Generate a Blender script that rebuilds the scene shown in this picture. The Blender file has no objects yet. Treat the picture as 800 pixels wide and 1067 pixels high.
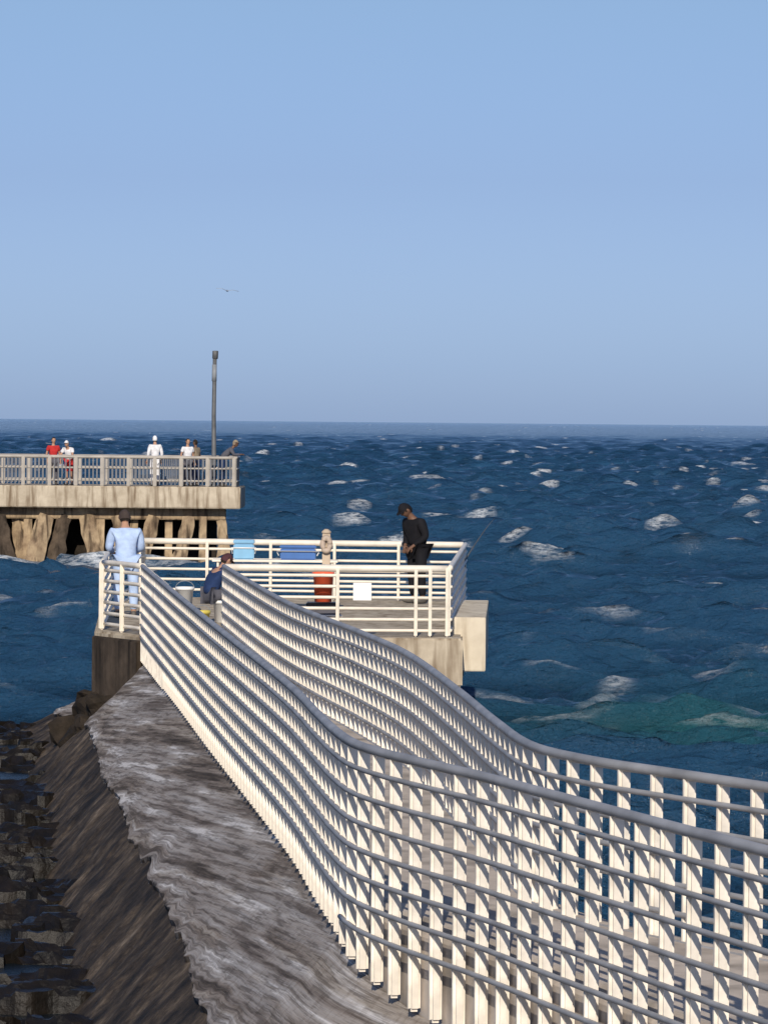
import bpy, bmesh, math, random
import numpy as np
from mathutils import Vector, Matrix, Euler, noise as mnoise
random.seed(7); np.random.seed(7)
scene=bpy.context.scene
COL=scene.collection

# ---------------------------------------------------------------- materials
def newmat(name):
    m=bpy.data.materials.new(name); m.use_nodes=True
    nt=m.node_tree; b=nt.nodes['Principled BSDF']
    return m,nt,b
def simple(name,col,rough=.6,metal=0,var=.18,scale=6,bump=0.0,spec=.4):
    m,nt,b=newmat(name)
    tc=nt.nodes.new('ShaderNodeTexCoord')
    n=nt.nodes.new('ShaderNodeTexNoise'); n.inputs['Scale'].default_value=scale; n.inputs['Detail'].default_value=6
    nt.links.new(tc.outputs['Object'],n.inputs['Vector'])
    r=nt.nodes.new('ShaderNodeValToRGB')
    r.color_ramp.elements[0].position=.3; r.color_ramp.elements[1].position=.7
    r.color_ramp.elements[0].color=tuple(c*(1-var) for c in col)+(1,)
    r.color_ramp.elements[1].color=tuple(min(1,c*(1+var)) for c in col)+(1,)
    nt.links.new(n.outputs['Fac'],r.inputs['Fac']); nt.links.new(r.outputs['Color'],b.inputs['Base Color'])
    b.inputs['Roughness'].default_value=rough; b.inputs['Metallic'].default_value=metal
    b.inputs['Specular IOR Level'].default_value=spec
    if bump:
        bp=nt.nodes.new('ShaderNodeBump'); bp.inputs['Strength'].default_value=bump; bp.inputs['Distance'].default_value=.03
        nt.links.new(n.outputs['Fac'],bp.inputs['Height']); nt.links.new(bp.outputs['Normal'],b.inputs['Normal'])
    return m
def concrete(name,light,dark,stain,scale=1.5,vert=True,bump=.6,dist=.03,rough=.9,spec=.2):
    m,nt,b=newmat(name)
    L=nt.links.new
    tc=nt.nodes.new('ShaderNodeTexCoord')
    n1=nt.nodes.new('ShaderNodeTexNoise'); n1.inputs['Scale'].default_value=scale; n1.inputs['Detail'].default_value=10; n1.inputs['Roughness'].default_value=.65
    L(tc.outputs['Object'],n1.inputs['Vector'])
    mp=nt.nodes.new('ShaderNodeMapping'); mp.inputs['Scale'].default_value=(3,3,.35) if vert else (1,1,1)
    L(tc.outputs['Object'],mp.inputs['Vector'])
    n2=nt.nodes.new('ShaderNodeTexNoise'); n2.inputs['Scale'].default_value=1.8; n2.inputs['Detail'].default_value=8
    L(mp.outputs['Vector'],n2.inputs['Vector'])
    r1=nt.nodes.new('ShaderNodeValToRGB'); r1.color_ramp.elements[0].position=.35; r1.color_ramp.elements[1].position=.65
    r1.color_ramp.elements[0].color=dark+(1,); r1.color_ramp.elements[1].color=light+(1,)
    L(n1.outputs['Fac'],r1.inputs['Fac'])
    r2=nt.nodes.new('ShaderNodeValToRGB'); r2.color_ramp.elements[0].position=.48; r2.color_ramp.elements[1].position=.68
    L(n2.outputs['Fac'],r2.inputs['Fac'])
    mx=nt.nodes.new('ShaderNodeMix'); mx.data_type='RGBA'
    L(r2.outputs['Color'],mx.inputs[0]); L(r1.outputs['Color'],mx.inputs[6]); mx.inputs[7].default_value=stain+(1,)
    L(mx.outputs[2],b.inputs['Base Color'])
    b.inputs['Roughness'].default_value=rough; b.inputs['Specular IOR Level'].default_value=spec
    bp=nt.nodes.new('ShaderNodeBump'); bp.inputs['Strength'].default_value=bump; bp.inputs['Distance'].default_value=dist
    L(n1.outputs['Fac'],bp.inputs['Height']); L(bp.outputs['Normal'],b.inputs['Normal'])
    return m

M_alu=simple('white_aluminium',(.76,.70,.60),.45,0,.12,4)
M_post=simple('worn_post_aluminium',(.78,.72,.63),.45,0,.22,7)
M_alu_far=simple('grey_aluminium',(.36,.33,.29),.5,0,.2,2)
M_picket=simple('grey_infill',(.15,.155,.17),.6,0,.2,2)
M_rail=simple('weathered_shaded_aluminium',(.33,.33,.335),.5,.1,.25,2.5)  # mottled wear; base grey darkened to stand in for shaded rail sides
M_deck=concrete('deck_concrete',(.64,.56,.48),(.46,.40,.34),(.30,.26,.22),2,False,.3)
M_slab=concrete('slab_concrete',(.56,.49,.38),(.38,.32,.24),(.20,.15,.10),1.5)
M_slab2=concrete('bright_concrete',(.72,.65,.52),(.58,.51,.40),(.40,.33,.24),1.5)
M_dark=concrete('stained_or_shaded_concrete',(.12,.09,.065),(.045,.034,.025),(.022,.017,.013),2)  # stained pier piles, and shade painted into the platform corner
M_pile=concrete('pile_concrete',(.46,.35,.22),(.20,.14,.09),(.06,.042,.028),1.8)
M_rock=concrete('rock',(.045,.034,.025),(.018,.014,.010),(.012,.010,.009),2.5,False,1,.08)
M_beam=concrete('wet_rock',(.015,.011,.008),(.004,.0035,.003),(.003,.0025,.002),2.2,False,.9,.06,.45,.3)

# ---------------------------------------------------------------- mesh helpers
def mesh_obj(name,verts,faces,mat=None,smooth=False,parent=None,loc=None):
    me=bpy.data.meshes.new(name); me.from_pydata([tuple(v) for v in verts],[],faces); me.update()
    if smooth:
        me.polygons.foreach_set('use_smooth',[True]*len(me.polygons))
    if mat: me.materials.append(mat)
    o=bpy.data.objects.new(name,me); COL.objects.link(o)
    if parent: o.parent=parent
    if loc is not None: o.location=loc
    return o
class MB:
    def __init__(s): s.v=[]; s.f=[]
    def box(s,c,size,rot=None):
        c=Vector(c); R=rot.to_matrix() if rot is not None else Matrix.Identity(3)
        k=len(s.v)
        for z in(-.5,.5):
            for y in(-.5,.5):
                for x in(-.5,.5):
                    s.v.append(c+R@Vector((x*size[0],y*size[1],z*size[2])))
        for f in((0,2,3,1),(4,5,7,6),(0,1,5,4),(2,6,7,3),(0,4,6,2),(1,3,7,5)):
            s.f.append(tuple(k+i for i in f))
    def tube(s,pts,r,n=8,cap=True):
        pts=[Vector(p) for p in pts]; k=len(s.v)
        rs=r if isinstance(r,(list,tuple)) else [r]*len(pts)
        for i,p in enumerate(pts):
            a=pts[max(0,i-1)]; b=pts[min(len(pts)-1,i+1)]
            t=(b-a).normalized()
            up=Vector((0,0,1)) if abs(t.z)<.9 else Vector((0,1,0))
            x=t.cross(up).normalized(); y=x.cross(t)
            for j in range(n):
                an=2*math.pi*(j+.5)/n
                s.v.append(p+x*math.cos(an)*rs[i]+y*math.sin(an)*rs[i])
        for i in range(len(pts)-1):
            for j in range(n):
                a=k+i*n+j; b=k+i*n+(j+1)%n
                s.f.append((a,a+n,b+n,b))
        if cap:
            s.f.append(tuple(k+j for j in range(n))); s.f.append(tuple(k+(len(pts)-1)*n+j for j in reversed(range(n))))
    def obj(s,name,mat,smooth=False,parent=None,loc=None,bevel=0):
        o=mesh_obj(name,s.v,s.f,mat,smooth,parent,loc)
        if bevel:
            bm=bmesh.new(); bm.from_mesh(o.data)
            bmesh.ops.bevel(bm,geom=bm.edges[:],offset=bevel,segments=2,affect='EDGES',clamp_overlap=True)
            bm.to_mesh(o.data); bm.free()
        return o
def empty(name,loc,label,cat,group=None):
    e=bpy.data.objects.new(name,None); e.empty_display_size=.2; COL.objects.link(e); e.location=loc
    tag(e,label,cat,group); return e
def tag(o,label,cat,group=None,kind=None):
    o['label']=label; o['category']=cat
    if group: o['group']=group
    if kind: o['kind']=kind
def catmull(P,n=12):
    P=[Vector(p) for p in P]; out=[]
    for i in range(len(P)-1):
        p0=P[max(0,i-1)];p1=P[i];p2=P[i+1];p3=P[min(len(P)-1,i+2)]
        for k in range(n):
            t=k/n
            out.append(.5*((2*p1)+(p2-p0)*t+(2*p0-5*p1+4*p2-p3)*t*t+(-p0+3*p1-3*p2+p3)*t**3))
    out.append(P[-1]); return out
def resample(P,step=None,count=None):
    d=[0]
    for a,b in zip(P,P[1:]): d.append(d[-1]+(b-a).length)
    L=d[-1]
    n=count if count else max(2,int(round(L/step))+1)
    out=[];j=0
    for i in range(n):
        t=L*i/(n-1)
        while j<len(d)-2 and d[j+1]<t: j+=1
        f=(t-d[j])/max(1e-9,d[j+1]-d[j]); out.append(P[j].lerp(P[j+1],f))
    return out
def tangents(P):
    return [(P[min(len(P)-1,i+1)]-P[max(0,i-1)]).normalized() for i in range(len(P))]

# ---------------------------------------------------------------- world & light & camera
SUN_AZ=math.radians(183); SUN_EL=math.radians(27)
w=bpy.data.worlds.new('World'); scene.world=w; w.use_nodes=True
nt=w.node_tree; bg=nt.nodes['Background']
sky=nt.nodes.new('ShaderNodeTexSky'); sky.sky_type='NISHITA'; sky.sun_disc=False
sky.sun_elevation=SUN_EL; sky.sun_rotation=SUN_AZ; sky.air_density=1.0; sky.dust_density=.6; sky.ozone_density=3.0
tc=nt.nodes.new('ShaderNodeTexCoord'); sx=nt.nodes.new('ShaderNodeSeparateXYZ'); nt.links.new(tc.outputs['Generated'],sx.inputs[0])
cr=nt.nodes.new('ShaderNodeValToRGB'); nt.links.new(sx.outputs['Z'],cr.inputs['Fac'])
els=[(0.0,(.64,.86,1.62)),(.012,(.60,.81,1.52)),(.05,(.555,.66,1.12)),(.09,(.63,.70,.97)),(.3,(.70,.80,1.0))]
while len(cr.color_ramp.elements)<len(els): cr.color_ramp.elements.new(.5)
for e_,(p,c) in zip(cr.color_ramp.elements,els): e_.position=p; e_.color=tuple(x/2.5 for x in c)+(1,)
mx=nt.nodes.new('ShaderNodeVectorMath'); mx.operation='MULTIPLY'
nt.links.new(sky.outputs[0],mx.inputs[0]); nt.links.new(cr.outputs['Color'],mx.inputs[1])
sc=nt.nodes.new('ShaderNodeVectorMath'); sc.operation='SCALE'; sc.inputs['Scale'].default_value=2.5; nt.links.new(mx.outputs[0],sc.inputs[0])
nt.links.new(sc.outputs[0],bg.inputs['Color']); bg.inputs['Strength'].default_value=.09
sd=bpy.data.lights.new('sun','SUN'); sd.energy=4.3; sd.angle=math.radians(.5); sd.color=(1,.90,.76)
so=bpy.data.objects.new('sun',sd); COL.objects.link(so)
sdir=Vector((math.sin(SUN_AZ)*math.cos(SUN_EL),math.cos(SUN_AZ)*math.cos(SUN_EL),math.sin(SUN_EL)))
so.rotation_euler=sdir.to_track_quat('Z','Y').to_euler(); so.location=(20,-20,40)
cd=bpy.data.cameras.new('camera'); cam=bpy.data.objects.new('camera',cd); COL.objects.link(cam); scene.camera=cam
cd.sensor_fit='HORIZONTAL'; cd.sensor_width=36; cd.lens=225; cd.clip_start=.5; cd.clip_end=60000
cam.matrix_world=Matrix.Translation((0,0,5.6))@(Matrix.Rotation(math.radians(90-1.08),4,'X')@Matrix.Rotation(.0092,4,'Z'))
scene.view_settings.view_transform='Standard'; scene.view_settings.look='None'; scene.view_settings.exposure=0

# ---------------------------------------------------------------- water
def build_water():
    rows=list(np.arange(-400,0,20.))+list(np.arange(0,38,.6))
    d=38.
    while d<3500: rows.append(d); d*=1.0022
    while d<45000: rows.append(d); d*=1.06
    rows=np.array(rows)
    dense=np.linspace(-.12,.12,500)
    outer=.12+np.cumsum(.0012*1.13**np.arange(1,50))
    c=np.concatenate([-outer[::-1],dense,outer])
    Dg=np.repeat(rows[:,None],len(c),1)
    X=c[None,:]*(np.abs(Dg)+40)
    dr=np.gradient(rows)[:,None]*np.ones_like(X)
    dc=np.gradient(X,axis=1)
    sp=np.maximum(dr,dc*1.0)
    rng=np.random.RandomState(41)
    Z=np.zeros_like(X); DX=np.zeros_like(X); DY=np.zeros_like(X); J=np.zeros_like(X)
    N=100
    lam=np.exp(np.linspace(math.log(.5),math.log(10),N))*rng.uniform(.95,1.05,N)
    for i in range(N):
        l=lam[i]; k=2*math.pi/l
        th=math.radians(-95)+rng.normal(0,.38)
        dx,dy=math.cos(th),math.sin(th)
        a=.0085*l*rng.uniform(.6,1.4)
        if l<2.5: a*=1.9
        elif l<6: a*=1.9
        else: a*=1.0
        ph=k*(dx*X+dy*Dg)+rng.uniform(0,6.28)
        at=np.clip((l/sp-1.3)/1.3,0,1)*a
        cs=np.cos(ph); sn=np.sin(ph)
        Z+=at*(2.4*((cs+1)/2)**2.6-.78); DX-=at*.6*dx*sn; DY-=at*.6*dy*sn
        if 1.2<l<4.5 and abs(th-math.radians(-95))<.5: J+=k*a*cs
    G=.9+.2*np.sin(X*.11+Dg*.05+1)*np.sin(Dg*.09-X*.04)
    Z*=G*np.interp(Dg,[0,60,110],[.7,.75,1.0])
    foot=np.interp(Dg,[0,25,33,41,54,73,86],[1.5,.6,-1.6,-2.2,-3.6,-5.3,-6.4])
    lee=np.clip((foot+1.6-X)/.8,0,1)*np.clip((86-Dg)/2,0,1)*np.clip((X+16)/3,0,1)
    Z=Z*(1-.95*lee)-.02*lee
    Js=J/J.std()
    P=np.zeros_like(X)
    for i in range(12):
        th=rng.uniform(0,6.28);l=rng.uniform(6,30);P+=np.cos(2*math.pi/l*(math.cos(th)*X*.7+math.sin(th)*Dg*.5)+rng.uniform(0,6.28))
    P/=P.std()
    foam=np.clip((Js+.40*P-2.4)/.9,0,1)
    def g(x,y,sx,sy): return np.exp(-((X-x)/sx)**2-((Dg-y)/sy)**2)
    foam*=np.where(Dg<150,np.where(X<-3,.8,.5),1.0)*(1-lee)*np.clip((Dg-78)/10,0,1)
    foam+=1.0*g(6.75,99,.38,.7)+.7*g(4.7,97.0,.25,.5)+.5*g(6.2,91,.6,.25)+.5*g(7.2,87,.5,.25)
    foam+=1.0*np.clip(1-np.abs(Dg-170.5)/2.6,0,1)*((X<-5)&(X>-50))*(.6+.4*np.clip(Js,-1,1))
    foam=np.clip(foam,0,1)
    shallow=np.clip(g(6.4,83,4.0,7)*.85+.15*g(8,96,5,10),0,1)*(X>0)
    nr,nc=X.shape
    co=np.stack([X+DX*(1-lee),Dg+DY*(1-lee),Z],-1).reshape(-1,3)
    idx=np.arange(nr*nc).reshape(nr,nc)
    f=np.stack([idx[:-1,:-1],idx[:-1,1:],idx[1:,1:],idx[1:,:-1]],-1).reshape(-1,4)
    me=bpy.data.meshes.new('water')
    me.vertices.add(nr*nc); me.vertices.foreach_set('co',co.astype(np.float32).ravel())
    me.loops.add(f.size); me.loops.foreach_set('vertex_index',f.ravel().astype(np.int32))
    me.polygons.add(len(f)); me.polygons.foreach_set('loop_start',(np.arange(len(f))*4).astype(np.int32))
    me.polygons.foreach_set('loop_total',np.full(len(f),4,np.int32))
    me.polygons.foreach_set('use_smooth',np.ones(len(f),bool))
    me.update()
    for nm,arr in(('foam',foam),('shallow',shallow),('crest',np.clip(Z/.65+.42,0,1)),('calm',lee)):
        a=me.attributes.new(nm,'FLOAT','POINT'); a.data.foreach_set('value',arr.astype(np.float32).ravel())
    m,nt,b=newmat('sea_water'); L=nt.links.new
    def att(n):
        a=nt.nodes.new('ShaderNodeAttribute'); a.attribute_name=n; return a.outputs['Fac']
    geo=nt.nodes.new('ShaderNodeNewGeometry')
    def ns(scale,sc=(1,1,1),det=6,rough=.6):
        mp=nt.nodes.new('ShaderNodeMapping'); mp.inputs['Scale'].default_value=sc; L(geo.outputs['Position'],mp.inputs['Vector'])
        n=nt.nodes.new('ShaderNodeTexNoise'); n.inputs['Scale'].default_value=scale; n.inputs['Detail'].default_value=det; n.inputs['Roughness'].default_value=rough
        L(mp.outputs['Vector'],n.inputs['Vector']); return n.outputs['Fac']
    def mix(fac,a,bb):
        x=nt.nodes.new('ShaderNodeMix'); x.data_type='RGBA'; L(fac,x.inputs[0])
        for s,v in((6,a),(7,bb)):
            if isinstance(v,tuple): x.inputs[s].default_value=v+(1,)
            else: L(v,x.inputs[s])
        return x.outputs[2]
    def math_(op,a,bb):
        x=nt.nodes.new('ShaderNodeMath'); x.operation=op
        for s,v in((0,a),(1,bb)):
            if isinstance(v,(int,float)): x.inputs[s].default_value=v
            else: L(v,x.inputs[s])
        return x.outputs[0]
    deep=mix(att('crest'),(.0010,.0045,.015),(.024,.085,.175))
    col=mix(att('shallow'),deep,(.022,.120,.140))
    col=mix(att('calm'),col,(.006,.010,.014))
    fn=ns(5.0,(.35,1.0,1.6),8,.75)
    fm=math_('MULTIPLY',att('foam'),math_('ADD',math_('MULTIPLY',fn,9.0),-3.6))
    rr=nt.nodes.new('ShaderNodeClamp'); L(fm,rr.inputs[0])
    col2=mix(rr.outputs[0],col,(.78,.83,.88))
    L(col2,b.inputs['Base Color'])
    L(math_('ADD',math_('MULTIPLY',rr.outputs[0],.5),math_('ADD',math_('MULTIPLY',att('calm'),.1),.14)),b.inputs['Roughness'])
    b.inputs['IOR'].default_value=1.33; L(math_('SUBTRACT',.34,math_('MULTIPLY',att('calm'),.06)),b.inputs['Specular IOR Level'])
    cs_=math_('SUBTRACT',1.0,math_('MULTIPLY',att('calm'),.6))
    bp=nt.nodes.new('ShaderNodeBump'); L(cs_,bp.inputs['Strength']); bp.inputs['Distance'].default_value=.5
    L(ns(1.4,(.5,1.2,1),8,.72),bp.inputs['Height'])
    bp2=nt.nodes.new('ShaderNodeBump'); L(cs_,bp2.inputs['Strength']); bp2.inputs['Distance'].default_value=.12
    L(ns(5,(.6,1,1),6,.65),bp2.inputs['Height']); L(bp.outputs['Normal'],bp2.inputs['Normal'])
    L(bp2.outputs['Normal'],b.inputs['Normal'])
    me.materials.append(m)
    o=bpy.data.objects.new('water',me); COL.objects.link(o)
    tag(o,'choppy dark blue sea with scattered whitecaps','sea',None,'structure')
build_water()

# ---------------------------------------------------------------- paths (metres; x right, y away)
Lp=[(-3.64,72.9),(-2.01,54.3),(-.84,41.3),(-.47,36.5),(-.32,34.6),(-.17,33.2),(.05,32.2),(.33,31.25),(.66,30.2),(1.14,28.4),(2.01,25.2),(3.6,19.6)]
Rp=[(-2.42,73.3),(-1.18,59),(-.2,50.5),(.27,45.9),(.64,40),(.87,35.7),(1.06,33.1),(1.42,31.7),(1.84,30.75),(2.37,29.6),(3.5,27),(5.6,22)]
LP=catmull([(x,y,0) for x,y in Lp]); RP=catmull([(x,y,0) for x,y in Rp])
ZD=2.3
def offset(P,d):
    T=tangents(P); return [p+Vector((T[i].y,-T[i].x,0))*d for i,p in enumerate(P)]
def value_noise(u,v,seed=0):
    rs=np.random.RandomState(seed); tab=rs.rand(256,256)
    i=np.floor(u).astype(int); j=np.floor(v).astype(int); fu=u-i; fv=v-j
    fu=fu*fu*(3-2*fu); fv=fv*fv*(3-2*fv)
    g=lambda a,b: tab[a%256,b%256]
    return (g(i,j)*(1-fu)+g(i+1,j)*fu)*(1-fv)+(g(i,j+1)*(1-fu)+g(i+1,j+1)*fu)*fv
def edge_z(y):   # height of the wall's top edge / post feet along the walk
    return float(np.interp(y,[0,29,31.5,34.5,60,73],[1.60,1.62,1.70,1.94,1.96,1.92]))

LL=resample(offset(LP,-.06),count=120); RR=resample(offset(RP,-.12),count=120)
v=[];f=[]
for a,b in zip(LL,RR):
    v+= [(a.x,a.y,1.3),(a.x,a.y,ZD-.1),(a.x+.06,a.y,ZD),(b.x,b.y,ZD),(b.x,b.y,1.55),(b.x-.25,b.y,1.5),(b.x-.25,b.y,-1.5)]
for i in range(len(LL)-1):
    for j in range(6):
        k=i*7+j; f.append((k,k+7,k+8,k+1))
wk=mesh_obj('walkway',v,f,M_deck); tag(wk,'narrow concrete walkway deck running along the top of the jetty','walkway',None,'structure')

# sloping sea wall
def seawall():
    S=[Vector((-5.0,86,0)),Vector((-4.3,80,0))]+offset(LP,-.04)
    S=resample(S,step=.1); T=tangents(S)
    n=len(S)
    u=np.arange(n)*.1
    tt=np.concatenate([np.linspace(0,.5,50),np.linspace(.51,1.12,34)]); nt_=len(tt)
    U,V=np.meshgrid(u,tt,indexing='ij')
    run=1.78
    S_=np.array([(p.x,p.y) for p in S]); N_=np.array([(t.y,-t.x) for t in T])
    ztop=np.array([edge_z(y) if y<73 else np.interp(y,[73,76,80,90],[1.92,1.6,1.2,.5]) for y in S_[:,1]])[:,None]-.03
    up=V<.505
    sh=V+U*.03
    tp=np.clip((V-.5)/.15,0,1)
    dsp=np.where(up,
        .022*(value_noise(U*.15,sh*16,11)-.5)+.014*(value_noise(U*.5,sh*34,1)-.5),
        tp*(.05*(value_noise(U*.7+V*1.2,V*2.4,3)-.5)+.05*(value_noise(U*2.3-V*4,V*5,4)-.5)+.04*(value_noise(U*.25,V*6,5)-.5))-.05)
    edge=.07*(value_noise(U*.22,U*0+5,6)-.5)+.07*(value_noise(U*.8,U*0+5,8)-.5)+.04*(value_noise(U*2.8,U*0+5,9)-.5)
    t2=V+edge*np.exp(-((V-.5)/.12)**2)*.6
    X=S_[:,0][:,None]+N_[:,0][:,None]*(run*t2)
    Y=S_[:,1][:,None]+N_[:,1][:,None]*(run*t2)
    Z=ztop*(1-t2)+(-.02)*t2
    nx=.76; nz=.65
    X+=N_[:,0][:,None]*dsp*nx; Y+=N_[:,1][:,None]*dsp*nx; Z=Z+dsp*nz
    co=np.stack([X,Y,Z],-1).reshape(-1,3)
    idx=np.arange(n*nt_).reshape(n,nt_)
    ff=np.stack([idx[:-1,:-1],idx[:-1,1:],idx[1:,1:],idx[1:,:-1]],-1).reshape(-1,4)
    o=mesh_obj('seawall',co.tolist(),ff.tolist(),None,False)
    me=o.data
    uvl=me.uv_layers.new(name='UVMap'); li=np.zeros(len(me.loops),np.int32); me.loops.foreach_get('vertex_index',li)
    uv=np.stack([U.ravel()[li],V.ravel()[li]],-1); uvl.data.foreach_set('uv',uv.astype(np.float32).ravel())
    m,nt,b=newmat('stained_seawall_concrete'); L=nt.links.new
    uvn=nt.nodes.new('ShaderNodeUVMap'); uvn.uv_map='UVMap'
    def coord(shear):
        sp=nt.nodes.new('ShaderNodeSeparateXYZ'); L(uvn.outputs[0],sp.inputs[0])
        ma=nt.nodes.new('ShaderNodeMath'); ma.operation='MULTIPLY_ADD'; L(sp.outputs['X'],ma.inputs[0]); ma.inputs[1].default_value=shear; L(sp.outputs['Y'],ma.inputs[2])
        cb=nt.nodes.new('ShaderNodeCombineXYZ'); L(sp.outputs['X'],cb.inputs['X']); L(ma.outputs[0],cb.inputs['Y'])
        return cb.outputs[0],ma.outputs[0]
    def ns(scale,shear=0.0,det=8,rough=.65):
        mp=nt.nodes.new('ShaderNodeMapping'); mp.inputs['Scale'].default_value=scale+(1,)
        L(coord(shear)[0],mp.inputs['Vector'])
        nn=nt.nodes.new('ShaderNodeTexNoise'); nn.inputs['Scale'].default_value=1; nn.inputs['Detail'].default_value=det; nn.inputs['Roughness'].default_value=rough
        L(mp.outputs['Vector'],nn.inputs['Vector']); return nn.outputs['Fac']
    def ramp(fac,els,interp='LINEAR'):
        r=nt.nodes.new('ShaderNodeValToRGB'); L(fac,r.inputs['Fac']); r.color_ramp.interpolation=interp
        while len(r.color_ramp.elements)<len(els): r.color_ramp.elements.new(.5)
        for e,(p,c) in zip(r.color_ramp.elements,els): e.position=p; e.color=c+(1,)
        return r.outputs['Color']
    def mix(fac,a,bb):
        x=nt.nodes.new('ShaderNodeMix'); x.data_type='RGBA'; L(fac,x.inputs[0]); L(a,x.inputs[6]); L(bb,x.inputs[7]); return x.outputs[2]
    def mul(a,bb,f=1.0):
        x=nt.nodes.new('ShaderNodeMix'); x.data_type='RGBA'; x.blend_type='MULTIPLY'; x.inputs[0].default_value=f; L(a,x.inputs[6]); L(bb,x.inputs[7]); return x.outputs[2]
    nu=ns((.16,20),.03,9,.6); nf=ns((.7,60),.03,8,.65); nu2=ns((.12,5),.03,6,.55); ng=ns((7,12),0,8,.7)
    upc=ramp(nu,[(.38,(.17,.14,.12)),(.46,(.35,.31,.28)),(.53,(.42,.385,.36)),(.57,(.48,.45,.43)),(.60,(.72,.69,.67))])
    upc2=ramp(nu,[(.40,(.10,.078,.06)),(.5,(.26,.215,.18)),(.60,(.42,.37,.32))])
    dirt=ramp(nu2,[(.51,(0,0,0)),(.56,(1,1,1))])
    upm=mix(dirt,upc,upc2)
    upm=mul(upm,ramp(nf,[(.42,(.5,.48,.46)),(.51,(1.0,1.0,1.0))]))
    upm=mul(upm,ramp(ng,[(.36,(.75,.73,.71)),(.5,(1.0,1.0,1.0))]))
    nl=ns((.9,2.6),-.0,12,.80); nl2=ns((.25,2.5),.0,6)
    lo=ramp(nl,[(.41,(.008,.006,.005)),(.5,(.045,.032,.021)),(.58,(.12,.088,.058)),(.64,(.24,.185,.13))])
    sx=nt.nodes.new('ShaderNodeSeparateXYZ'); L(uvn.outputs[0],sx.inputs[0])
    ad=nt.nodes.new('ShaderNodeMath'); ad.operation='MULTIPLY_ADD'; L(ns((.8,4),.0,8,.7),ad.inputs[0]); ad.inputs[1].default_value=.16; L(sx.outputs['Y'],ad.inputs[2])
    msk=ramp(ad.outputs[0],[(.575,(0,0,0)),(.59,(1,1,1))])
    col=mix(msk,upm,lo)
    L(col,b.inputs['Base Color']); b.inputs['Roughness'].default_value=.85; b.inputs['Specular IOR Level'].default_value=.25
    bp=nt.nodes.new('ShaderNodeBump'); bp.inputs['Strength'].default_value=.9; bp.inputs['Distance'].default_value=.03
    hh=mix(msk,ramp(nf,[(0,(0,0,0)),(1,(1,1,1))]),ramp(nl,[(0,(0,0,0)),(1,(1,1,1))]))
    L(hh,bp.inputs['Height']); L(bp.outputs['Normal'],b.inputs['Normal'])
    me.materials.append(m)
    tag(o,'steep weathered concrete sea wall with dark stained lower half','sea wall')
seawall()

# ---------------------------------------------------------------- railing
def railing(label,P,ztop,nr,gap,pstep,pbot,off=.06,pw=.09,pt=.05,rtop=.038,rr=.026,mats=(M_alu,M_rail),group='jetty railings',posts=None,pickets=0,bev=.018,footfun=None,lower_from=None):
    PP=resample(P,step=.35)
    base=Vector((P[0].x,P[0].y,pbot))
    e=empty('railing',base,label,'railing',group)
    for i in range(nr):
        z=ztop-i*gap-(rtop if i==0 else 0)
        mb=MB(); mb.tube([Vector((p.x,p.y,z))-base for p in (offset(PP,off) if i else offset(PP,off*.5))],rtop if i==0 else rr,10)
        mb.obj('top_rail' if i==0 else 'rail',mats[1],True,e)
    if lower_from:
        Q=[p for p in offset(PP,off) if p.y<lower_from]
        mb=MB(); mb.tube([Vector((p.x,p.y,ztop-nr*gap))-base for p in Q],rr,10); mb.obj('rail',mats[1],True,e)
    pts=resample(P,step=pstep) if posts is None else posts
    T=tangents(pts)
    mb=MB(); h=ztop-.03-pbot
    mb.box((0,0,-h/2),(pt,pw,h))
    me=None; far=MB()
    nfar=max(0,len(pts)-100)
    for q,(p,t) in enumerate(zip(pts,T)):
        fz=footfun(p.y) if footfun else pbot
        s=(ztop-.03-fz)/h
        if q<nfar:
            far.box(Vector((p.x,p.y,ztop-.03-h*s/2))-base,(pt,pw,h*s),Euler((0,0,math.atan2(t.y,t.x))))
            continue
        if me is None:
            o=mb.obj('post',mats[0],False,e,bevel=bev); me=o.data
        else:
            o=bpy.data.objects.new('post',me); COL.objects.link(o); o.parent=e
        o.location=Vector((p.x,p.y,ztop-.03))-base; o.scale=(1,1,s)
        o.rotation_euler=(0,0,math.atan2(t.y,t.x))
    if nfar:
        o=far.obj('distant_posts',mats[0],False,e); o['kind']='stuff'
    if pickets:
        mb=MB()
        for p in resample(P,step=pickets):
            mb.box(Vector((p.x,p.y,(ztop+pbot)/2))-base,(.04,.025,ztop-pbot-.12))
        mb.obj('picket_infill',M_picket,False,e)
    return e
railing('pale metal railing with stacked rails curving along the sea wall edge',LP,3.4,7,.185,.46,1.9,off=.04,pw=.085,pt=.06,rtop=.034,rr=.019,mats=(M_post,M_rail),bev=.02,footfun=edge_z,lower_from=34.0)
railing('pale metal railing with stacked rails along the seaward walkway edge',RP,3.4,7,.185,.44,1.98,off=.04,pw=.085,pt=.06,rtop=.034,rr=.019,mats=(M_post,M_rail),bev=.02)
V2=lambda l:[Vector((x,y,0)) for x,y in l]
railing('white metal railing across the front of the fishing platform',V2([(-2.42,73.4),(.98,73.6)]),3.4,7,.168,1.75,2.3,off=-.06,rtop=.055,rr=.025,mats=(M_alu,M_alu),posts=V2([(-2.42,73.4),(-.70,73.5),(.50,73.58),(.72,73.59),(.98,73.6)]))
railing('short white corner railing of the fishing platform',V2([(-3.68,73.2),(-4.4,75.1)]),3.4,7,.168,.95,2.3,off=.05,pw=.07,rtop=.045,rr=.03,mats=(M_alu,M_alu))
railing('pale metal side railing of the fishing platform',V2([(-4.42,75.2),(-4.7,82),(-4.5,89)]),3.4,7,.168,2.2,2.3,off=.05,pw=.07,mats=(M_alu,M_alu))
railing('white metal railing along the outer edge of the platform',V2([(-4.45,89.1),(1.46,88.2)]),3.4,6,.19,1.25,2.3,off=-.05,rtop=.055,rr=.025,mats=(M_alu,M_alu))
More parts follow.
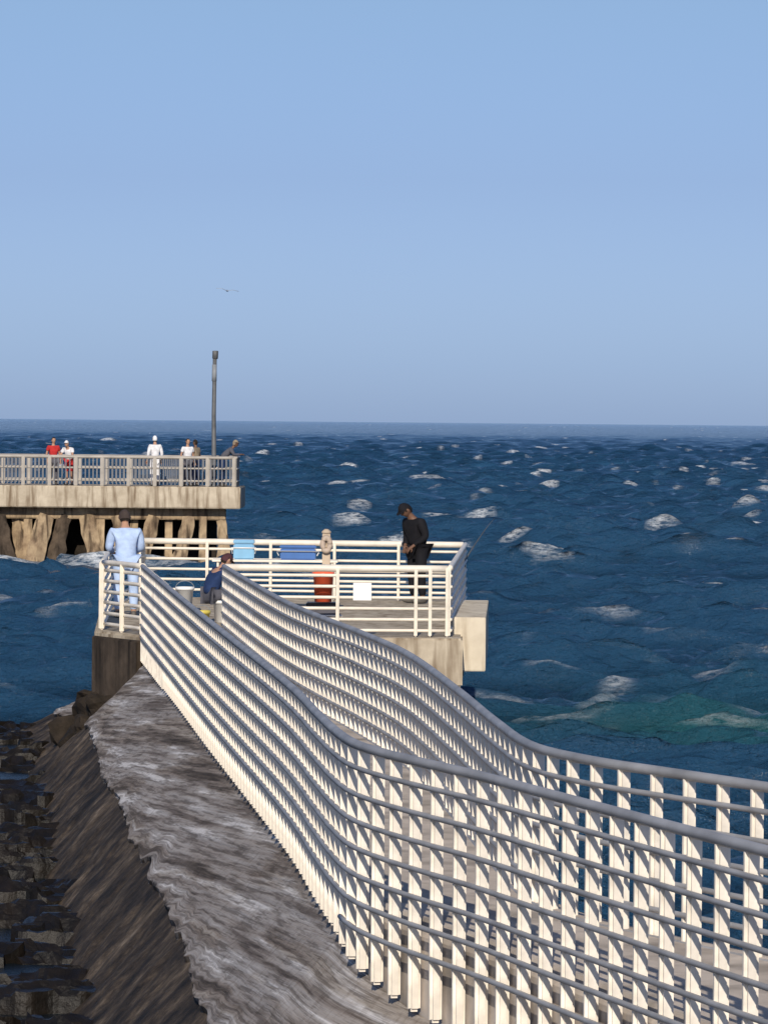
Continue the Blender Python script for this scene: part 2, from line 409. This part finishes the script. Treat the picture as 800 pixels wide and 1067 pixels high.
railing('white metal railing down the seaward side of the platform',V2([(1.0,73.7),(1.48,88.1)]),3.4,7,.168,1.6,2.3,off=.04,pw=.07,rtop=.045,rr=.022,mats=(M_alu,M_alu))

# ---------------------------------------------------------------- platform
def prism(name,poly,z0,z1,mat,parent=None,bevel=.02,base=Vector((0,0,0))):
    n=len(poly)
    v=[Vector((x,y,z0))-base for x,y in poly]+[Vector((x,y,z1))-base for x,y in poly]
    f=[tuple(range(n-1,-1,-1)),tuple(range(n,2*n))]+[(i,(i+1)%n,n+(i+1)%n,n+i) for i in range(n)]
    o=mesh_obj(name,v,f,mat,False,parent)
    if bevel:
        bm=bmesh.new(); bm.from_mesh(o.data); bmesh.ops.bevel(bm,geom=bm.edges[:],offset=bevel,segments=2,affect='EDGES'); bm.to_mesh(o.data); bm.free()
    return o
b0=Vector((-1.5,80,0))
pf=empty('fishing_platform',b0,'concrete fishing platform at the bend of the jetty','platform')
prism('deck_slab',[(-3.6,73.0),(1.22,73.2),(1.23,74.4),(1.52,84),(1.58,89.4),(-4.75,89.4),(-4.85,82),(-4.5,74.8)],1.55,2.296,M_slab,pf,.03,b0)
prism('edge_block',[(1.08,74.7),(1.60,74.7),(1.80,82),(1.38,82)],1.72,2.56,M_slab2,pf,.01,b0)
prism('shaded_corner_wall',[(-4.54,74.78),(-3.74,72.94),(-3.5,73.3),(-4.3,75.2)],.6,2.22,M_dark,pf,.02,b0)  # dark colour stands in for the shadow under the corner railing
for x,y in((.4,75),(-.6,75),(-4.2,76),(-4.3,84),(.4,84),(-1.5,84),(.4,88.5),(-4.2,88.5),(-1.5,76)):
    mb=MB(); mb.box((0,0,0),(.4,.4,3.5)); mb.obj('support_pile',M_pile,False,pf,Vector((x,y,-.22))-b0,.03)

# ---------------------------------------------------------------- far pier
def far_pier():
    b0=Vector((-12,174,0))
    e=empty('fishing_pier',b0,'distant concrete fishing pier on leaning piles','pier')
    prism('deck_slab',[(-46,171.9),(-5.15,172.0),(-5.1,176.2),(-46,176.2)],2.42,3.2,M_slab,e,.03,b0)
    prism('cap_beam',[(-46,172.6),(-5.7,172.6),(-5.7,173.4),(-46,173.4)],2.0,2.416,M_pile,e,.03,b0)
    xs=[(-5.85,.42,-.15),(-6.5,.34,0.0),(-7.0,.50,.40),(-7.75,.34,0),(-8.3,.52,.45),(-9.0,.36,0),(-9.6,.45,-.3),(-10.2,.38,.0),(-10.7,.62,-.5),(-11.5,.6,.4),(-12.1,.68,.55),(-12.8,.38,.0),(-13.2,.55,-.4),(-13.9,.7,-.5)]
    x=-14.6
    while x>-45: xs.append((x,random.uniform(.35,.65),random.choice((-.5,0,0,.5,.4)))); x-=random.uniform(.65,.95)
    for i,(x,wd,ln) in enumerate(xs):
        y=172.7+random.uniform(-.4,.5)
        mb=MB(); n=11
        pts=[];rs=[]; jit=.01 if ln==0 else .04
        for j in range(n):
            t=j/(n-1); pts.append(Vector((x-ln*(1-t)*1.5+random.uniform(-jit,jit),y-(1-t)*.6,-.9+t*3.0))-b0); rs.append(wd*.56*(1.0 if ln==0 else (1.25-.35*t)*random.uniform(.88,1.12)))
        mb.tube(pts,rs,4 if ln==0 else 6); mb.obj('pile',M_pile if random.random()<.75 else M_dark,False,e)
    prism('inner_wall',[(-46,174.6),(-6.1,174.6),(-6.1,175.6),(-46,175.6)],-1,2.416,M_rock,e,.03,b0)
far_pier()
FG='pier railings'
railing('grey metal railing with upright bars along the distant pier',V2([(-46,172.15),(-5.4,172.15)]),4.3,3,.45,.95,3.2,off=-.05,pw=.08,pt=.13,rtop=.06,rr=.035,mats=(M_alu_far,M_alu_far),group=FG,pickets=.14)
railing('grey metal railing on the end of the distant pier',V2([(-5.35,172.3),(-5.35,176)]),4.3,3,.45,.95,3.2,off=.05,pw=.08,pt=.1,rtop=.05,rr=.03,mats=(M_alu_far,M_alu_far),group=FG,pickets=.14)
railing('grey metal railing on the far edge of the pier',V2([(-46,176),(-5.5,176)]),4.3,3,.45,.95,3.2,off=-.05,pw=.08,pt=.12,rtop=.05,rr=.03,mats=(M_alu_far,M_alu_far),group=FG,pickets=.14)

# pole
M_pole=simple('dark_galvanised_steel',(.11,.115,.12),.6,.1,.35,3)
M_polelight=simple('pale_band_paint',(.24,.26,.28),.6,0,.2,4)
e=empty('lamp_pole',(-6.15,172.9,3.2),'slim weathered grey steel pole standing on the pier','lamp pole')
mb=MB(); mb.tube([(0,0,0),(.02,0,.06),(.02,0,.061),(-.01,0,2.6),(.01,0,4.6)],[.14,.14,.085,.08,.075],12); mb.obj('shaft',M_pole,True,e)
mb=MB(); mb.tube([(-.005,0,3.8),(.0,0,4.4)],[.09,.088],12); mb.obj('reflective_band',M_polelight,True,e)
mb=MB(); mb.tube([(.02,0,4.6),(.02,0,4.62),(.03,0,4.88),(.03,0,4.90)],[.08,.11,.115,.09],8); mb.obj('lamp_head',M_pole,True,e)

# ---------------------------------------------------------------- rocks and ledges
def boulder(x,y,z,s,label):
    bm=bmesh.new(); bmesh.ops.create_icosphere(bm,subdivisions=3,radius=1)
    sx,sy,sz=s*random.uniform(.8,1.3),s*random.uniform(.8,1.3),s*random.uniform(.5,.9); off=random.uniform(0,100)
    for vv in bm.verts:
        c=vv.co.copy(); q=c*1.3+Vector((off,0,0)); k=1+.45*mnoise.noise(q)+.18*mnoise.noise(q*3)
        c=Vector((max(-.75,min(.75,c.x)),max(-.75,min(.75,c.y)),max(-.7,min(.7,c.z))))*k
        vv.co=Vector((c.x*sx,c.y*sy,c.z*sz))
    me=bpy.data.meshes.new('boulder'); bm.to_mesh(me); bm.free(); me.materials.append(M_rock)
    o=bpy.data.objects.new('boulder',me); COL.objects.link(o); o.location=(x,y,z); o.rotation_euler=(random.uniform(-.3,.3),random.uniform(-.3,.3),random.uniform(0,6))
    tag(o,label,'boulder','rocks at the jetty foot')
for (x,y,z,s) in [(-4.5,75.6,.9,.45),(-4.2,74.4,1.15,.45),(-4.45,74.4,.75,.4),(-4.7,76.5,.5,.5),(-4.4,77.5,.9,.6),(-4.25,75.0,.4,.6),(-4.9,78,.2,.5),(-5.0,80,.1,.5)]:
    boulder(x,y,z,s,'dark wet brown boulder at the foot of the jetty')
y=85; k=0
while y>38:
    lx=np.interp(y,[p.y for p in reversed(LP)],[p.x for p in reversed(LP)]) if y<72.9 else -3.64-(y-72.9)*.09
    foot=lx-1.75
    wd=random.uniform(.4,1.2)
    x0=foot+.45
    end=foot-(random.uniform(4.2,5.6) if y<80 else random.uniform(1.0,1.8))
    while x0>end:
        length=random.uniform(.4,1.7)
        if random.random()<.13 and x0<foot: x0-=length*.5; continue
        nx_,ny_=max(8,int(length/.05)),11
        h0=random.uniform(.04,.16); of=random.uniform(0,90)
        yy=y+random.uniform(-.45,.45); ww=wd*random.uniform(.6,1.3)
        vv=[];ff=[]
        for i in range(nx_+1):
            for j in range(ny_+1):
                a=i/nx_; c_=j/ny_
                px=-length*a; py=ww*(c_-.5)
                nn=mnoise.noise(Vector((px*1.6+of,py*3.2,0))); n2=mnoise.noise(Vector((px*8+of,py*8,3)))
                edge_=min(i,nx_-i,j,ny_-j)
                z=h0+round((.18*nn+.05*c_)/.05)*.05+.03*n2-(.5 if edge_==0 else 0)
                vv.append((px+.25*mnoise.noise(Vector((py*4,of,7))),py+.25*mnoise.noise(Vector((px*2.5,of,1))),z))
        for i in range(nx_):
            for j in range(ny_):
                q=i*(ny_+1)+j; ff.append((q,q+1,q+ny_+2,q+ny_+1))
        o=mesh_obj('rock_ledge',vv,ff,M_beam); o.location=(x0,yy,0); o.rotation_euler=(0,0,random.uniform(-.12,.12))
        tag(o,'flat near-black wet rock ledge in the water beside the wall','rock ledge','wet ledges beside the sea wall')
        x0-=length+random.choice((-.1,.0,.05,.2))
    y-=wd+random.choice((.2,.6,.9,1.5)); k+=1

# ---------------------------------------------------------------- people
M_skin=simple('skin',(.42,.24,.16),.6,0,.08,8); M_skin_d=simple('dark_skin',(.16,.085,.055),.6,0,.08,8)
M_eye=simple('eye_dark',(.02,.015,.012),.3,0,.05,8)
MC={}
def cloth(name,c):
    if name not in MC: MC[name]=simple(name,c,.85,0,.18,9,.3,.2)
    return MC[name]
def skin_mesh(name,verts,edges,rad,mat,parent,sub=2,extra=None):
    me=bpy.data.meshes.new('t'); me.from_pydata(verts,edges,[]); me.update()
    o=bpy.data.objects.new('t',me); COL.objects.link(o)
    md=o.modifiers.new('s','SKIN'); md.use_smooth_shade=True; md.branch_smoothing=.3
    sv=me.skin_vertices[0].data
    for i,r in enumerate(rad):
        sv[i].radius=(r,r) if not isinstance(r,tuple) else r; sv[i].use_root=(i==0)
    ss=o.modifiers.new('u','SUBSURF'); ss.levels=sub; ss.render_levels=sub
    dg=bpy.context.evaluated_depsgraph_get(); dg.update()
    nm=bpy.data.meshes.new_from_object(o.evaluated_get(dg),depsgraph=dg)
    bpy.data.objects.remove(o)
    if extra:
        bm=bmesh.new(); bm.from_mesh(nm); extra(bm); bm.to_mesh(nm); bm.free()
        nm.polygons.foreach_set('use_smooth',[True]*len(nm.polygons))
    nm.materials.clear(); nm.materials.append(mat); nm.name=name
    r=bpy.data.objects.new(name,nm); COL.objects.link(r); r.parent=parent
    return r
def person(loc,yaw,label,shirt,pants,hair,skin=None,height=1.75,J=None,cap=None,sleeve=.5,group=None,head_rot=(0,0,0),shorts=False,bulk=1.0,hem=0):
    skin=skin or M_skin
    e=empty('person',loc,label,'person',group); e.rotation_euler=(0,0,yaw); k=height/1.75; e.scale=(k*bulk,k*bulk,k)
    j={'pel':(0,0,.95),'wai':(0,0,1.1),'che':(0,0,1.3),'nb':(0,0,1.46),'nt':(0,.015,1.54),'hd':(0,.03,1.64)}
    for s,sg in(('l',-1),('r',1)):
        j.update({'hip'+s:(sg*.09,0,.9),'kne'+s:(sg*.11,.02,.5),'ank'+s:(sg*.11,-.02,.09),'toe'+s:(sg*.13,.15,.04),
          'sho'+s:(sg*.18,0,1.41),'elb'+s:(sg*.25,-.03,1.13),'wri'+s:(sg*.25,.08,.9)})
    if J: j.update(J)
    j={a:Vector(b) for a,b in j.items()}
    V=[];E=[];R=[];I={}
    def add(nm,p,r,par=None):
        I[nm]=len(V); V.append(tuple(p)); R.append(r)
        if par is not None: E.append((I[par],I[nm]))
    th_=.88
    add('pel',j['pel'],.128*th_); add('wai',j['wai'],.118*th_,'pel'); add('che',j['che'],.13*th_,'wai'); add('nb',j['nb'],.07,'che'); add('nt',j['nt'],.056,'nb'); add('hb',j['hd'],.06,'nt')
    for s in 'lr':
        sg=-1 if s=='l' else 1
        add('hip'+s,j['hip'+s],.09,'pel'); add('th'+s,j['hip'+s].lerp(j['kne'+s],.5),.075,'hip'+s); add('kne'+s,j['kne'+s],.056,'th'+s)
        add('ca'+s,j['kne'+s].lerp(j['ank'+s],.35),.056,'kne'+s); add('ank'+s,j['ank'+s],.038,'ca'+s); add('toe'+s,j['toe'+s],.036,'ank'+s)
        add('sho'+s,j['sho'+s],.052,'che'); add('elb'+s,j['elb'+s],.040,'sho'+s); add('wri'+s,j['wri'+s],.028,'elb'+s)
        d=(j['wri'+s]-j['elb'+s]).normalized(); side=d.cross(Vector((0,1,0)) if abs(d.y)<.8 else Vector((0,0,1))).normalized()
        nrm=d.cross(side)
        pm=j['wri'+s]+d*.055; add('pal'+s,pm,.03,'wri'+s)
        for q,(o_,ln) in enumerate(((-.033,.065),(-.011,.08),(.011,.075),(.033,.06))):
            add('f%d'%q+s,pm+side*o_+d*.045,.0095,'pal'+s); add('g%d'%q+s,pm+side*o_*1.1+d*(.045+ln*.5)+nrm*.008,.009,'f%d'%q+s); add('h%d'%q+s,pm+side*o_*1.1+d*(.03+ln*.8)+nrm*.04,.008,'g%d'%q+s)
        add('t1'+s,pm-side*.045-d*.01+nrm*.01,.011,'pal'+s); add('t2'+s,pm-side*.055+d*.03+nrm*.03,.009,'t1'+s)
    HM=Matrix.Translation(j['hd'])@Euler(head_rot).to_matrix().to_4x4()
    def head(bm):
        r=bmesh.ops.create_uvsphere(bm,u_segments=24,v_segments=18,radius=1)
        for vv in r['verts']:
            c=vv.co; x,y,z=c.x*.076,c.y*.095,c.z*.118
            if z<0: x*=1-.25*(-c.z)
            if c.y>0: y*=.93
            y+=.026*math.exp(-((x/.014)**2)-(((z+.012)/.026)**2))*(c.y>0)
            y+=.012*math.exp(-((x/.03)**2)-(((z+.098)/.025)**2))*(c.y>0)
            y-=.008*math.exp(-(((abs(x)-.032)/.014)**2)-(((z-.012)/.014)**2))*(c.y>0)
            x+=math.copysign(.018,x)*math.exp(-((y/.016)**2)-((z/.03)**2))*(abs(c.x)>.6)
            vv.co=HM@Vector((x,y,z))
    skin_mesh('body',V,E,R,skin,e,1,head)
    def sub(spec,mat,name,sb=2):
        VV=[];RR=[];EE=[];II={}
        for key,p,r,par in spec:
            II[key]=len(VV); VV.append(tuple(p)); RR.append(r)
            if par is not None: EE.append((II[par],II[key]))
        return skin_mesh(name,VV,EE,RR,mat,e,sb)
    sp=[('pel',j['pel']+Vector((0,0,-.03-hem)),.158+hem*.2,None),('wai',j['wai'],.155,'pel'),('che',j['che'],.172,'wai'),('nb',j['nb']-Vector((0,0,.02)),.088,'che')]
    for s in 'lr':
        sp+=[('sho'+s,j['sho'+s],.086,'che'),('ua'+s,j['sho'+s].lerp(j['elb'+s],.6),.068,'sho'+s)]
        if sleeve>.6: sp+=[('elb'+s,j['elb'+s],.060,'ua'+s),('fa'+s,j['elb'+s].lerp(j['wri'+s],.9),.044,'elb'+s)]
    sub(sp,shirt,'shirt')
    sp=[('pel',j['pel'],.148,None)]
    for s in 'lr':
        sp+=[('hip'+s,j['hip'+s],.108,'pel'),('th'+s,j['hip'+s].lerp(j['kne'+s],.5),.092,'hip'+s),('kne'+s,j['kne'+s],.074,'th'+s)]
        if not shorts: sp+=[('ca'+s,j['kne'+s].lerp(j['ank'+s],.5),.07,'kne'+s),('an'+s,j['kne'+s].lerp(j['ank'+s],.93),.056,'ca'+s)]
    sub(sp,pants,'shorts' if shorts else 'trousers')
    for s in 'lr':
        a=j['ank'+s]; t=j['toe'+s]
        dirv=Vector((t.x-a.x,t.y-a.y,0)).normalized()
        bm=bmesh.new(); bmesh.ops.create_uvsphere(bm,u_segments=14,v_segments=8,radius=1)
        ang=math.atan2(dirv.y,dirv.x)
        for vv in bm.verts:
            c=vv.co; q=Vector((c.x*.15,c.y*.05*(1+.15*c.x),max(-.05,c.z*(.065-.02*c.x))))
            q=Matrix.Rotation(ang,3,'Z')@q; vv.co=q+Vector((a.x,a.y,a.z-.035))+dirv*.06
        me=bpy.data.meshes.new('shoe'); bm.to_mesh(me); bm.free(); me.polygons.foreach_set('use_smooth',[True]*len(me.polygons)); me.materials.append(cloth('shoe_grey',(.12,.11,.10)))
        o=bpy.data.objects.new('shoe',me); COL.objects.link(o); o.parent=e
    def shell(name,mat,sc,zlim,brim=False):
        bm=bmesh.new(); bmesh.ops.create_uvsphere(bm,u_segments=24,v_segments=18,radius=1)
        kill=[vv for vv in bm.verts if vv.co.z*.118 < (zlim if vv.co.y>-.1 else zlim-.09) and not (name=='hair' and vv.co.y<-.1 and vv.co.z>-.75) or (name=='hair' and vv.co.y>.55 and vv.co.z<.55)]
        bmesh.ops.delete(bm,geom=kill,context='VERTS')
        for vv in bm.verts:
            c=vv.co; vv.co=HM@Vector((c.x*.076*sc,c.y*.095*sc-.003,c.z*.118*sc))
        if brim:
            k0=[]
            for jx in range(9):
                t=math.pi*(jx/8)
                k0.append((bm.verts.new(HM@Vector((math.cos(t)*.075,.045+math.sin(t)*.03,zlim+.012))),bm.verts.new(HM@Vector((math.cos(t)*.078,.05+math.sin(t)*.115,zlim-.002)))))
            for a_,b_ in zip(k0,k0[1:]): bm.faces.new((a_[0],a_[1],b_[1],b_[0]))
        me=bpy.data.meshes.new(name); bm.to_mesh(me); bm.free(); me.polygons.foreach_set('use_smooth',[True]*len(me.polygons)); me.materials.append(mat)
        o=bpy.data.objects.new(name,me); COL.objects.link(o); o.parent=e
    shell('hair',hair,1.06,.0)
    if cap: shell('cap',cap,1.13,.035,True)
    for sg in(-1,1):
        bm=bmesh.new(); bmesh.ops.create_uvsphere(bm,u_segments=8,v_segments=6,radius=.011)
        me=bpy.data.meshes.new('eye'); bm.to_mesh(me); bm.free(); me.materials.append(M_eye)
        o=bpy.data.objects.new('eye',me); COL.objects.link(o); o.parent=e; o.location=HM@Vector((sg*.031,.078,.012))
    return e
HD=cloth('dark_hair',(.02,.015,.012)); HG=cloth('grey_hair',(.35,.33,.30))
BK=cloth('black_cloth',(.010,.010,.013)); NV=cloth('navy_cloth',(.02,.04,.11)); LB=cloth('light_blue_cloth',(.42,.54,.76))
WH=cloth('white_cloth',(.70,.70,.72)); RD=cloth('red_cloth',(.45,.03,.03)); KH=cloth('khaki_cloth',(.26,.21,.15)); GY=cloth('grey_cloth',(.10,.10,.12)); MR=cloth('maroon_cloth',(.07,.03,.035)); BN=cloth('brown_cloth',(.06,.045,.04))
person((.62,87.2,ZD),math.radians(125),'person in black shirt and dark cap looking down by the rail',BK,BK,HD,M_skin_d,1.9,
  {'che':(0,.05,1.3),'nb':(0,.12,1.43),'nt':(0,.17,1.5),'hd':(0,.23,1.56),'elbl':(-.24,.02,1.12),'wril':(-.10,.16,.96),'elbr':(.24,.02,1.12),'wrir':(.10,.16,.96),'shol':(-.18,.08,1.38),'shor':(.18,.08,1.38)},cap=BK,head_rot=(-.75,0,0),bulk=1.14,sleeve=1)
person((-4.27,79.6,ZD),math.radians(10),'person in light blue shirt leaning on the corner railing',LB,LB,HD,M_skin,1.84,
  {'wai':(0,.02,1.1),'che':(0,.08,1.28),'nb':(0,.14,1.42),'nt':(0,.18,1.49),'hd':(0,.22,1.58),'shol':(-.18,.11,1.37),'shor':(.18,.11,1.37),'elbl':(-.23,.14,1.1),'wril':(-.15,.36,1.03),'elbr':(.23,.14,1.1),'wrir':(.15,.36,1.03)},sleeve=1,head_rot=(-.4,0,0),cap=BN,bulk=1.12,hem=.12)
person((-2.74,78.2,ZD-.0),math.radians(-60),'person in navy clothes and dark cap sitting on a bucket',NV,GY,HD,M_skin,1.68,
  {'pel':(0,-.1,.47),'wai':(0,-.08,.62),'che':(0,.03,.80),'nb':(0,.12,.92),'nt':(0,.17,.98),'hd':(0,.22,1.05),'hipl':(-.1,-.06,.46),'hipr':(.1,-.06,.46),'knel':(-.17,.33,.5),'kner':(.17,.33,.5),'ankl':(-.17,.33,.09),'ankr':(.17,.33,.09),'toel':(-.19,.5,.04),'toer':(.19,.5,.04),
   'shol':(-.19,.08,.88),'shor':(.19,.08,.88),'elbl':(-.25,.26,.70),'wril':(-.12,.42,.66),'elbr':(.25,.26,.70),'wrir':(.12,.42,.66)},cap=MR,head_rot=(-.6,0,0),sleeve=1)
G='people on the distant pier'
lean={'che':(0,.10,1.28),'nb':(0,.19,1.41),'nt':(0,.24,1.48),'hd':(0,.29,1.56),'shol':(-.18,.16,1.36),'shor':(.18,.16,1.36),'elbl':(-.25,.28,1.1),'wril':(-.15,.5,1.08),'elbr':(.25,.28,1.1),'wrir':(.15,.5,1.08)}
lean2={'wai':(0,.08,1.08),'che':(0,.22,1.22),'nb':(0,.34,1.34),'nt':(0,.40,1.41),'hd':(0,.46,1.50),'shol':(-.18,.28,1.3),'shor':(.18,.28,1.3),'elbl':(-.25,.40,1.1),'wril':(-.15,.62,1.12),'elbr':(.25,.40,1.1),'wrir':(.15,.62,1.12)}
person((-11.95,173.2,3.2),math.radians(-160),'person in red shirt standing behind the pier railing',RD,GY,HD,M_skin,1.72,group=G)
person((-11.35,173.0,3.2),math.radians(160),'person in white top with red shorts at the pier railing',WH,RD,HG,M_skin,1.68,lean,cap=WH,group=G,shorts=True)
person((-8.3,173.6,3.2),math.radians(20),'person in white shirt and white cap looking seaward',WH,WH,HD,M_skin,1.8,cap=WH,group=G,sleeve=1)
person((-7.1,173.0,3.2),math.radians(-150),'person in white shirt and grey trousers beside the light pole',WH,GY,HD,M_skin,1.72,group=G)
person((-6.85,174.2,3.2),math.radians(60),'person in khaki shirt standing on the pier',KH,NV,HD,M_skin_d,1.68,group=G)
person((-5.85,173.2,3.2),math.radians(-85),'person in dark clothes and tan cap leaning out over end railing',GY,NV,HD,M_skin_d,1.82,lean2,cap=KH,group=G,sleeve=1)

# ---------------------------------------------------------------- gear
def bucket(loc,label,mat,r=.15,h=.36,lidmat=None):
    e=empty('bucket',loc,label,'bucket','fishing buckets')
    mb=MB(); n=20
    pr=[(.001,0),(r*.82,0),(r*.97,h-.05),(r*1.08,h-.05),(r*1.08,h),(r*.95,h),(r*.8,.02),(.001,.02)]
    for (a,z) in pr:
        for q in range(n): mb.v.append(Vector((a*math.cos(2*math.pi*q/n),a*math.sin(2*math.pi*q/n),z)))
    for i in range(len(pr)-1):
        for q in range(n): mb.f.append((i*n+q,i*n+(q+1)%n,(i+1)*n+(q+1)%n,(i+1)*n+q))
    mb.obj('pail',mat,True,e)
    mb=MB(); mb.tube([(r*1.09*math.cos(t),0.02,h-.03+r*.9*math.sin(t)) for t in np.linspace(0,math.pi,12)],.006,6); mb.obj('handle',M_polelight,True,e)
    if lidmat:
        mb=MB(); mb.tube([(0,0,h+.001),(0,0,h+.03)],[r*1.1,r*1.05],20); mb.obj('lid',lidmat,False,e)
    return e
W_=simple('white_plastic',(.85,.85,.83),.4,0,.04,5); O_=simple('orange_red_plastic',(.90,.14,.06),.4,0,.08,5); Y_=simple('yellow_plastic',(.6,.5,.1),.4,0,.08,5)
BL=simple('blue_plastic',(.05,.14,.38),.4,0,.08,5); LBp=simple('light_blue_plastic',(.20,.42,.62),.4,0,.08,5); BKp=simple('black_plastic',(.02,.02,.025),.4,0,.08,5)
bucket((-3.18,76.9,ZD+.28),'white plastic bucket standing on a tackle box',W_,.14,.34)
bucket((-2.86,76.0,ZD),'small yellow plastic bait bucket on the deck',Y_,.12,.28)
bucket((-2.62,78.2,ZD),'white upturned bucket used as a seat',W_,.15,.36)
bucket((-.93,74.3,ZD+.50),'tall orange red bucket standing on a tackle box',O_,.16,.46)
def cooler(loc,label,mat,lid,sz=(.6,.4,.3),yaw=0):
    e=empty('cooler',loc,label,'cooler','coolers and boxes'); e.rotation_euler=(0,0,yaw)
    mb=MB(); mb.box((0,0,sz[2]*.4),(sz[0],sz[1],sz[2]*.8)); mb.obj('body',mat,False,e,bevel=.02)
    mb=MB(); mb.box((0,0,sz[2]*.9+.003),(sz[0]*1.04,sz[1]*1.04,sz[2]*.2)); mb.obj('lid',lid,False,e,bevel=.015)
    mb=MB(); mb.tube([(-sz[0]*.54,0,sz[2]*.3),(-sz[0]*.6,0,sz[2]*.6),(sz[0]*.6,0,sz[2]*.6),(sz[0]*.54,0,sz[2]*.3)],.012,8)
    h=mb.obj('handle',W_,True,e); h.location=(0,-sz[1]*.54,0); return e
cooler((-.93,74.3,ZD),'dark tackle box standing on the platform deck',GY,BKp,(.5,.34,.49))
cooler((-3.18,76.9,ZD),'low dark tackle box on the platform deck',GY,BKp,(.5,.4,.275))
e=empty('bait_table',(-1.9,84.2,ZD),'narrow metal bait table on the platform','table')
mb=MB(); mb.box((0,0,.84),(2.2,.55,.04)); mb.obj('table_top',M_alu,False,e,bevel=.006)
for x in(-1,1):
    for y in(-.22,.22):
        mb=MB(); mb.tube([(x,y,0),(x,y,.82)],.022,8); mb.obj('leg',M_alu,True,e)
cooler((-1.50,84.2,ZD+.861),'blue plastic cooler with blue lid on the bait table',BL,BL,(.62,.4,.25))
cooler((-2.45,84.2,ZD+.861),'light blue plastic box on the bait table',LBp,LBp,(.36,.36,.34))
M_wood=simple('pale_wood',(.50,.40,.30),.8,0,.2,5,.3)
e=empty('life_ring_station',(-.95,79.5,ZD),'pale post with wrapped life ring on the platform','life ring')
mb=MB(); mb.box((0,0,.72),(.13,.13,1.44)); mb.obj('post',M_wood,False,e,bevel=.01)
mb=MB(); mb.tube([(0,0,1.44),(0,0,1.47),(0,0,1.51)],[.085,.08,.03],10); mb.obj('post_cap',M_wood,True,e)
mb=MB(); mb.tube([(.06*math.cos(t),-.11,1.26+.11*math.sin(t)) for t in np.linspace(0,2*math.pi,25)],.05,8); mb.obj('ring',simple('faded_cream_vinyl',(.45,.36,.29),.6),True,e)
e=empty('notice_sign',(-.32,73.47,2.99),'small white notice board fixed to the front railing','sign')
mb=MB(); mb.box((0,0,0),(.28,.02,.27)); mb.obj('panel',W_,False,e,bevel=.004)
def rod(a,b,label):
    a=Vector(a);b=Vector(b); e=empty('fishing_rod',a,label,'fishing rod','fishing rods'); d=b-a
    pts=[d*t+Vector((0,0,-.12*t*t*t)) for t in np.linspace(0,1,12)]
    mb=MB(); mb.tube(pts,[.014*(1-t)+.004 for t in np.linspace(0,1,12)],6); mb.obj('blank',M_pole,True,e)
    mb=MB(); mb.tube([d*.0,d*.12],.022,8); mb.obj('grip',BKp,True,e)
    mb=MB(); c=d*.15+Vector((0,-.05,-.05)); mb.tube([c+Vector((-.035,0,0)),c+Vector((.035,0,0))],.04,12); mb.obj('reel',M_pole,True,e)
rod((1.35,86.8,2.9),(2.05,88.9,3.95),'thin dark fishing rod propped on the outer railing')
M_gull=simple('gull_feathers',(.30,.36,.45),.8,0,.1,20)
def gull(loc,yaw):
    e=empty('seagull',loc,'pale seagull gliding with wings spread','bird'); e.rotation_euler=(0,.12,yaw)
    V=[(0,-.2,0),(0,-.08,0),(0,.08,.01),(0,.17,.03),(0,.23,.03)]; E=[(0,1),(1,2),(2,3),(3,4)]
    skin_mesh('body',V,E,[.02,.05,.05,.03,.01],M_gull,e,2)
    for s in(-1,1):
        ch=[(.03,.0,.07,.06),(.25,.07,.05,.055),(.55,.04,.0,.03)]
        v=[];f=[]
        for x,z,yf,w in ch:
            v+=[(s*x,yf,z),(s*x,yf-w*2,z-.005),(s*x,yf-w*.6,z+.02)]
        for i in range(2):
            q=i*3
            for a_,b_ in((0,1),(1,2),(2,0)): f.append((q+a_,q+b_,q+3+b_,q+3+a_))
        f.append((6,7,8)); mesh_obj('wing',v,f,M_gull,True,e)
gull((-7.6,230,11.8),math.radians(15))
